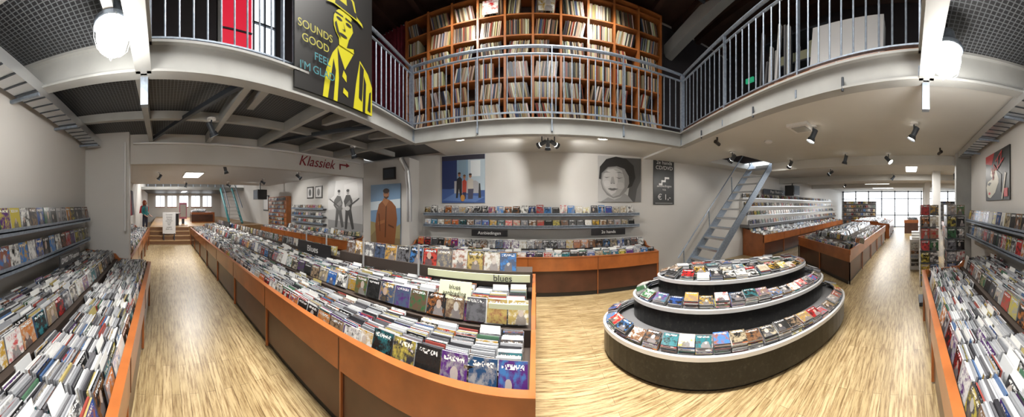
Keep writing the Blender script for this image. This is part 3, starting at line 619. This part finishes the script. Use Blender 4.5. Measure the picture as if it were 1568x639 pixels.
for x,y,z,a,en in ((3.1,-.08,2.68,(3.0,1.2,0),60),(2.95,1.25,2.68,(2.4,2,.5),50),(4.7,1.27,2.68,(5,2.0,0),45),(4.85,.4,2.68,(4,-1.,1),50),(3.5,3.2,2.68,(3.4,4.9,1),45),(4.8,2.6,2.68,(5.8,4.3,.8),50),
  (6.5,2.2,2.68,(6.8,4.6,1),50),(8.0,.5,2.68,(8,2,.7),50),(11,3,2.68,(11.5,4.6,1),50),(7.5,-1.5,2.68,(7.5,-2,.0),50),
  (-5.2,1.4,2.55,(-5.5,2,.5),55),(-5.6,3.6,2.55,(-5.3,4.9,1.4),55),(-7.6,3.4,2.55,(-7,4.9,1.4),55),(-9.2,2.6,2.55,(-9,4.9,1.2),55),(-6.8,-.1,2.55,(-6.8,-1.2,.8),50),(-9.3,.9,2.55,(-9.8,.3,0),50),
  (-2.9,.6,2.69,(-3.2,1.6,.6),70),(-3.0,3.1,2.69,(-3.0,3.9,.9),60)):  # last two spots are added under the left grating to light it, no known fixtures
    spotfix(x,y,z,a,en,sz=1.15)
spotfix(.1,3.75,2.72,(-1.5,4.9,1.9),60); spotfix(.3,3.75,2.72,(1.8,4.9,1.9),60); spotfix(.2,3.85,2.72,(.2,4.6,1),25)
spotfix(-1.35,3.7,5.8,(-1,4.7,4.2),120,spot=2.2); spotfix(1.2,3.7,5.8,(1,4.7,4.2),120,spot=2.2)
def panel(x,y,z,w,d,en,spread=None):
    e=empty('ceiling_light_panel',(x,y,z)); m=MB(); m.box(x-w/2-.03,x+w/2+.03,y-d/2-.03,y+d/2+.03,z-.025,z,WHITE); m.box(x-w/2,x+w/2,y-d/2,y+d/2,z-.03,z-.024,PANEL); attach(m.build('fitting'),e)
    lamp('AREA',(x,y,z-.04),en,size=w,sy=d,parent=e,spread=spread)
panel(-7.2,.9,2.55,1.1,.5,100)
panel(13,1.5,2.68,3,1.2,170); panel(9.5,-3,2.68,1.2,1.2,110); panel(6.8,-.1,2.68,1.2,.3,70)
panel(0,1.5,5.88,2.2,2.2,270,spread=1.5)  # added panel, out of view, gives the void and centre floor their light
panel(0,-.6,2.86,1.2,.12,32)  # added unseen panel under the front grating, lights the counters
m=MB(); m.box(2.75,3.05,1.25,1.55,2.64,2.68,WHITE); m.box(2.8,3.0,1.3,1.5,2.63,2.64,BEAM); m.build('ceiling_air_vent')
m=MB(); m.lathe((3.3,2.2,2.68),[(.07,0),(.07,-.02),(.04,-.04),(.001,-.045)],WHITE,16); m.build('smoke_detector')
def camera_dome(x,y,z):
    m=MB(); m.cyl((x,y,z),(x,y,z-.06),.015,BLACK,8); m.cyl((x-.06,y-.02,z-.08),(x+.06,y+.02,z-.1),.03,BLACK,12); m.build('security_camera')
camera_dome(2.6,2.7,2.68); camera_dome(4.4,-.6,2.68)
def monitor(x,y,z,s=1):
    m=MB(); m.box(x-.25,x+.25,y-.2,y+.2,z-.2,z+.2,BLACK); m.box(x-.21,x+.21,y-.21,y-.2,z-.16,z+.16,DSTEEL); m.cyl((x,y,z+.2),(x,y,z+.5),.025,BLACK,8); m.build('hanging_monitor')
monitor(-9.0,3.9,2.05); monitor(8.3,4.4,2.18)
# ------------------------------------------------------------------ staircase
e=empty('steel_staircase',(4,3.9,0)); m=MB()
xs,xe,zt=2.95,5.55,2.84; ya,yb=3.55,4.25
for y in (ya,yb): m.beam((xs,y,.02),(xe,y,zt-.05),.03,.17,STEEL)
n=13
for k in range(1,n):
    t=k/n; x=xs+(xe-xs)*t; z=zt*t; m.box(x-.1,x+.1,ya+.015,yb-.015,z-.02,z,STEEL); m.box(x-.105,x-.1,ya+.015,yb-.015,z-.04,z+.002,ALU)
for y in (yb+.02,):
    m.cyl((xs-.02,y,.45),(xe-.1,y,zt+.55),.016,STEEL,8)
    for t in (.06,.35,.66,.95): x=xs+(xe-xs)*t; m.beam((x,y,zt*t),(x-.03,y,zt*t+.48),.03,.012,STEEL,up=(1,0,0))
attach(m.build('stair_frame'),e)
# ------------------------------------------------------------------ left room far area
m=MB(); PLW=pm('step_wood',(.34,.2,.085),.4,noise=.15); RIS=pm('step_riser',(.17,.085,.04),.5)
for k in range(4):
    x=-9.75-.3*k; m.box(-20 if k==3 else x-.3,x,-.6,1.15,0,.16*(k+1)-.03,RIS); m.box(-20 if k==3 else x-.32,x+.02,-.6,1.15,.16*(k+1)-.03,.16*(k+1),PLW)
m.box(-20,-10.9,1.15,4.95,0,.64,PLW)
m.box(-20,-10.6,-1.3,-.6,0,.18,PLW)
m.build('floor_platform')
m=MB(); m.box(-20.1,-20,-1.4,5.1,0,4.2,WALL); m.build('wall_far_left')
m=MB(); m.box(-20,-10.4,-1.3,4.95,4.0,4.1,DWOOD); m.box(-10.5,-10.4,-1.3,4.95,2.8,4.1,DARKW); m.build('ceiling_far_left')
sbox('wall_far_left_back',-20,-13,4.95,5.1,0,4.2,WALL)
m=MB()
m.box(-14.2,-14.0,-1.3,4.95,2.55,2.72,BEAM); m.box(-20,-14.2,-1.3,4.95,2.62,2.66,GRATE)
for y in [-.9+.45*k for k in range(13)]: m.cyl((-14.1,y,2.72),(-14.1,y,3.6),.02,STEEL,6)
for z in (3.1,3.6): m.cyl((-14.1,-1.3,z),(-14.1,4.9,z),.025,ALU,6)
m.beam((-12,-1.3,2.95),(-12,4.9,2.95),.1,.12,STEEL)
for k in range(8): m.beam((-12,-1.2+k*.75,2.95),(-12,-.8+k*.75,3.4),.05,.05,STEEL)
m.beam((-12,-1.3,3.4),(-12,4.9,3.4),.08,.08,STEEL)
m.build('trim_far_gallery')
w=empty('window_2',(-19.9,1.5,2)); m=MB()
for k in range(5):
    y=-.6+k*1.0; m.box(-19.99,-19.95,y,y+.7,1.5,2.4,SKYG); m.box(-19.96,-19.92,y+.33,y+.37,1.5,2.4,DSTEEL); m.box(-19.99,-19.93,y-.05,y+.75,1.44,1.5,CHERRY)
attach(m.build('window_panes'),w)
panel(-15,1.5,4.0,2,2,220); panel(-17,1.5,2.62,1.5,.3,110); panel(-12.6,.3,4.0,.6,1.5,110)  # panels added to brighten the far left hall
for k in range(3):
    m=MB(); x=-13.6-k*1.7; m.box(x-.45,x+.45,1.6+k*.3,2.9,.64,1.22,CHERRY); m.box(x-.4,x+.46,1.58+k*.3,2.8,.7,1.1,BROWN)
    cc=MB(); cd_row(cc,x-.4,x+.4,1.62+k*.3,1,1.22,.9,step=.04); o=m.build('hall_cd_counter'); attach(cc.build('compact_discs'),o)
m=MB(); m.cyl((-11.6,.55,.64),(-11.6,.55,1.2),.22,DSTEEL,20); m.cyl((-11.6,.55,1.2),(-11.6,.55,1.24),.3,ALU,20); m.build('round_display_table')
m=MB(); m.box(-12.5,-12.47,.85,1.25,.9,1.75,pm('pink_print',(.6,.2,.3),.5)); m.box(-12.47,-12.46,.9,1.2,1.0,1.65,WHITE); m.box(-12.55,-12.45,.98,1.12,.64,.9,DSTEEL); m.build('pink_display_stand')
m=MB(); 
for y in (3.4,4.1): m.beam((-11.8,y,.64),(-13.8,y,2.6),.05,.2,TEAL); m.beam((-11.8,y,1.5),(-13.8,y,3.4),.04,.04,STEEL)
for k in range(10): m.box(-11.9-.2*k-.1,-11.9-.2*k+.1,3.4,4.1,.72+k*.195,.74+k*.195,ALU)
for k in range(6):
    m.beam((-11.8-.4*k,3.4,.7+.39*k),(-11.8-.4*k,3.4,1.5+.38*k),.02,.02,STEEL,up=(1,0,0))
m.build('teal_staircase')
m=MB(); m.box(-9.92,-9.9,-.02,.52,.42,1.32,WHITE)
for y in (.03,.47): m.box(-9.95,-9.88,y-.02,y+.02,.16,.44,DSTEEL); m.box(-10.02,-9.8,y-.02,y+.02,.16,.18,DSTEEL)
o=m.build('information_board')
for i,z in enumerate((1.22,1.12,1.04,.96,.88,.8,.7,.62)): atxt(o,'board_text_%d'%i,('Concerto','entrance','classical','jazz & dvd','world','folk','upstairs','thank you')[i],(-9.895,.25,z),FX,.07,BLACK)
e=empty('wall_cd_cabinet',(-9,4.9,1)); m=MB(); c=MB()
m.box(-9.9,-8.25,4.72,4.94,.6,1.98,SHWOOD)
for j in range(8): m.box(-9.85,-8.3,4.69,4.72,.64+j*.165,.655+j*.165,CHERRY); cover_row(c,-9.82,-8.32,4.70,1,.66+j*.165,h=.12,tilt=3,gap=.01,stack=1)
attach(m.build('cabinet'),e); attach(c.build('compact_discs'),e)
wall_shelf('wall_cd_shelf',-8.0,-6.0,4.95,1,(1.5,1.24,1.0),h=.13,w=.142,pitch=.01)
m=MB(); m.box(-10.9,-10.3,4.9,4.94,1.35,2.1,DSTEEL); m.box(-10.85,-10.35,4.89,4.9,1.4,2.05,WHITE); m.build('notice_board')
bin_counter('wall_cd_counter',-9.6,-4.2,4.2,4.93,1,step=.04)
e=empty('hanging_tshirt_rack',(-6,-1.25,1.8)); m=MB()
m.cyl((-8,-1.15,2.1),(-5,-1.15,2.1),.015,ALU,8)
for k in range(14):
    x=-7.8+k*.2; col=R.choice([(.02,.02,.02),(.2,.02,.03),(.02,.02,.02),(.1,.1,.12)])
    m.hexa([(x-.02,-1.28,1.3),(x+.02,-1.28,1.3),(x+.02,-.95,1.3),(x-.02,-.95,1.3),(x-.01,-1.25,2.08),(x+.01,-1.25,2.08),(x+.01,-1.0,2.08),(x-.01,-1.0,2.08)],PAPER,col)
attach(m.build('shirts'),e)
# ------------------------------------------------------------------ right room extras
e=empty('greeting_card_rack',(3.95,-.6,0)); m=MB(); c=MB()
for y in (-.35,-.78):
    m.box(3.75,4.1,y-.17,y+.17,0,.06,DSTEEL); m.cyl((3.93,y,.06),(3.93,y,1.62),.02,ALU,8)
    for j in range(7):
        z=.3+j*.19; m.box(3.78,4.08,y-.15,y+.15,z,z+.012,DSTEEL)
        for sx in (-1,1):
            for k in range(2): c.box(3.93+sx*.15-.004,3.93+sx*.15+.004,y-.14+k*.145,y-.005+k*.145,z+.012,z+.17,EDGE,(.6,.6,.6),cov=3 if sx<0 else 1,cc=rc(),cb=rcb())
        for k in range(2): c.box(3.79+k*.15,3.92+k*.15,y+.15,y+.156,z+.012,z+.17,EDGE,(.6,.6,.6),cov=2,cc=rc(),cb=rcb())
attach(m.build('rack'),e); attach(c.build('cards'),e)
m=MB(); c=MB(); m.box(5.9,6.6,-.75,-.05,0,.75,WHITE)
for k in range(3):
    for j in range(6): c.box(5.88,6.1,-.7+k*.22,-.52+k*.22,.1+j*.1,.18+j*.1,EDGE,R.choice(EC),cov=3,cc=rc(),cb=rcb())
for k in range(3): c.box(5.95+k*.2,6.12+k*.2,-.7,-.1,.75,.8+.05*k,EDGE,(.7,.7,.68))
o=m.build('magazine_display'); attach(c.build('magazines'),o)
m=MB()
for (x,y) in ((7.5,-.9),(11,-.9),(14,-1.0),(11,-3.4)): m.box(x-.12,x+.12,y-.12,y+.12,0,2.7,WALLW)
m.build('wall_columns')
for x,y in ((8.5,-1.8),(11.5,-2.2),(14.5,-.2),(9.5,-4)):
    m=MB(); c=MB(); m.box(x-.9,x+.9,y-.4,y+.4,0,.75,BROWN); m.box(x-.92,x+.92,y-.42,y+.42,.6,.78,CHERRY)
    cd_row(c,x-.88,x+.88,y-.38,1,.78,.7,step=.04); o=m.build('low_cd_counter'); attach(c.build('compact_discs'),o)
# tall browsing racks near the shop entrance
for x,y0,y1 in ((16.2,2.2,4.6),(15.8,-4.6,-2.2)):
    m=MB(); c=MB(); m.box(x,x+.4,y0,y1,0,1.9,RACKG)
    for j in range(6):
        m.box(x-.12,x,y0,y1,.35+j*.27,.365+j*.27,ALU); y=y0+.05
        while y<y1-.2: c.box(x-.06,x-.04,y,y+.15,.37+j*.27,.55+j*.27,EDGE,(.5,.5,.5),cov=3,cc=rc(),cb=rcb()); y+=.17
    o=m.build('tall_browsing_rack'); attach(c.build('cases'),o)
e=empty('window_3',(17.5,0,1.3)); m=MB()
for k in range(12): y=-5.9+k*.98; m.box(17.4,17.5,y-.04,y+.04,0,2.68,DSTEEL)
for z in (0.05,.9,2.1,2.62): m.box(17.4,17.5,-5.9,4.95,z-.03,z+.03,DSTEEL)
attach(m.build('storefront_frame'),e)
m=MB(); m.box(18,60,-30,30,-.12,-.1,pm('street_paving',(.5,.49,.47),.8,noise=.1)); m.build('floor_street')
# ------------------------------------------------------------------ shopper
def shopper(x,y,z,H=1.66,yaw=0):
    s=H/1.7; J=[];E=[];Rr=[]
    def a(p,r,par=None):
        J.append(Vector(p)*s); Rr.append(r*s); i=len(J)-1
        if par is not None: E.append((par,i))
        return i
    pel=a((0,0,.95),.125); wa=a((0,.0,1.1),.11,pel); ch=a((0,.01,1.3),.135,wa); nb=a((0,.02,1.44),.065,ch); nk=a((0,.0,1.5),.05,nb)
    hd=a((0,-.02,1.58),.085,nk); ht=a((0,-.015,1.64),.08,hd)
    for sx in (-1,1):
        h=a((sx*.095,0,.88),.088,pel); k=a((sx*.1,-.02 if sx>0 else .03,.5),.056,h); an=a((sx*.1,.03 if sx>0 else .06,.09),.04,k); a((sx*.11,-.12 if sx>0 else -.07,.035),.035,an)
        sh=a((sx*.17,.02,1.4),.055,ch); el=a((sx*.22,.03,1.12),.042,sh); wr=a((sx*.2,-.14,.98),.028,el); pa=a((sx*.195,-.2,.95),.026,wr)
        for j,(ox,l) in enumerate(((-.03,.06),(-.01,.075),(.01,.07),(.028,.055))):
            f1=a((sx*.195+ox,-.2-.045,.94),.009,pa); f2=a((sx*.195+ox,-.2-.045-l*.5,.925),.008,f1); a((sx*.195+ox,-.2-.045-l*.7,.905),.007,f2)
        t1=a((sx*.195-sx*.035,-.205,.965),.01,pa); a((sx*.195-sx*.05,-.24,.96),.008,t1)
    me=bpy.data.meshes.new('body'); me.from_pydata([tuple(j) for j in J],E,[]); ob=bpy.data.objects.new('tmp',me); bpy.context.collection.objects.link(ob)
    sk=ob.modifiers.new('skin','SKIN'); ob.modifiers.new('sub','SUBSURF').levels=2
    for i,v in enumerate(me.skin_vertices[0].data): v.radius=(Rr[i],Rr[i]); v.use_root=(i==0)
    dg=bpy.context.evaluated_depsgraph_get(); em=bpy.data.meshes.new_from_object(ob.evaluated_get(dg)); bpy.data.objects.remove(ob)
    skin=pm('skin',(.55,.30,.2),.5); top=pm('teal_top',(.03,.25,.28),.7); jean=pm('dark_trousers',(.03,.035,.06),.7); shoe=pm('shoes',(.05,.03,.03),.5)
    em.materials.clear()
    for q in (skin,top,jean,shoe): em.materials.append(q)
    for p in em.polygons:
        c=p.center/s; p.use_smooth=True
        arm=abs(c.x)>.15 or c.y<-.1
        if c.z>1.47: p.material_index=0
        elif c.z>.99 and not (arm and c.y<-.1 and c.z<1.03): p.material_index=1 
        elif arm and c.z>.86 and (c.y<-.1): p.material_index=0
        elif c.z>.1: p.material_index=2
        else: p.material_index=3
    e=empty('shopper',(x,y,z)); e.rotation_euler=(0,0,yaw)
    b=bpy.data.objects.new('body',em); bpy.context.collection.objects.link(b); b.parent=e
    m=MB(); HAIR=pm('auburn_hair',(.26,.05,.02),.6)
    m.lathe((0,.015*s,1.6*s),[(.001,.125*s),(.05*s,.115*s),(.09*s,.075*s),(.105*s,.01*s),(.1*s,-.06*s),(.085*s,-.14*s),(.05*s,-.16*s)],HAIR,16)
    h=m.build('hair',e,smooth=True); h.location=(0,.02,0)
    m=MB(); 
    m.lathe((0,-.105*s,1.57*s),[(.001,-.02),(.013,-.01),(.008,.02),(.001,.03)],skin,8)
    for sx in (-1,1): m.lathe((sx*.03*s,-.098*s,1.605*s),[(.001,-.008),(.009,0),(.001,.008)],BLACK,8); m.lathe((sx*.088*s,0,1.59*s),[(.001,-.03),(.014,0),(.001,.03)],skin,8)
    m.box(-.022*s,.022*s,-.1*s,-.09*s,1.53*s,1.537*s,REDW); m.build('face',e)
    m=MB(); m.hexa([(-.13,.12,1.08),(.13,.12,1.08),(.12,.27,1.05),(-.12,.27,1.05),(-.12,.12,1.42),(.12,.12,1.42),(.09,.22,1.38),(-.09,.22,1.38)],REDW)
    for sx in (-1,1): m.beam((sx*.1,.13,1.42),(sx*.1,-.12,1.36),.03,.012,REDW); m.beam((sx*.1,-.12,1.36),(sx*.11,-.1,1.15),.03,.012,REDW)
    bo=m.build('backpack',e); bv=bo.modifiers.new('b','BEVEL'); bv.width=.02; bv.segments=2
shopper(-11.2,-.85,.18,1.66,yaw=math.radians(150))
# ------------------------------------------------------------------ world + camera
w=bpy.data.worlds.new('world'); bpy.context.scene.world=w; w.use_nodes=True
bg=w.node_tree.nodes['Background']; bg.inputs[0].default_value=(.9,.95,1,1); bg.inputs[1].default_value=5.5
cd=bpy.data.cameras.new('camera'); cd.type='PANO'; cd.panorama_type='CENTRAL_CYLINDRICAL'
cd.central_cylindrical_range_u_min=-2.259; cd.central_cylindrical_range_u_max=2.0606
cd.central_cylindrical_range_v_min=-.8926; cd.central_cylindrical_range_v_max=.8678
ob=bpy.data.objects.new('camera',cd); bpy.context.collection.objects.link(ob)
ob.location=(0,0,1.6); ob.rotation_euler=(PI/2,0,0)
sc=bpy.context.scene; sc.camera=ob
sc.view_settings.view_transform='Standard'; sc.view_settings.look='None'; sc.view_settings.exposure=0
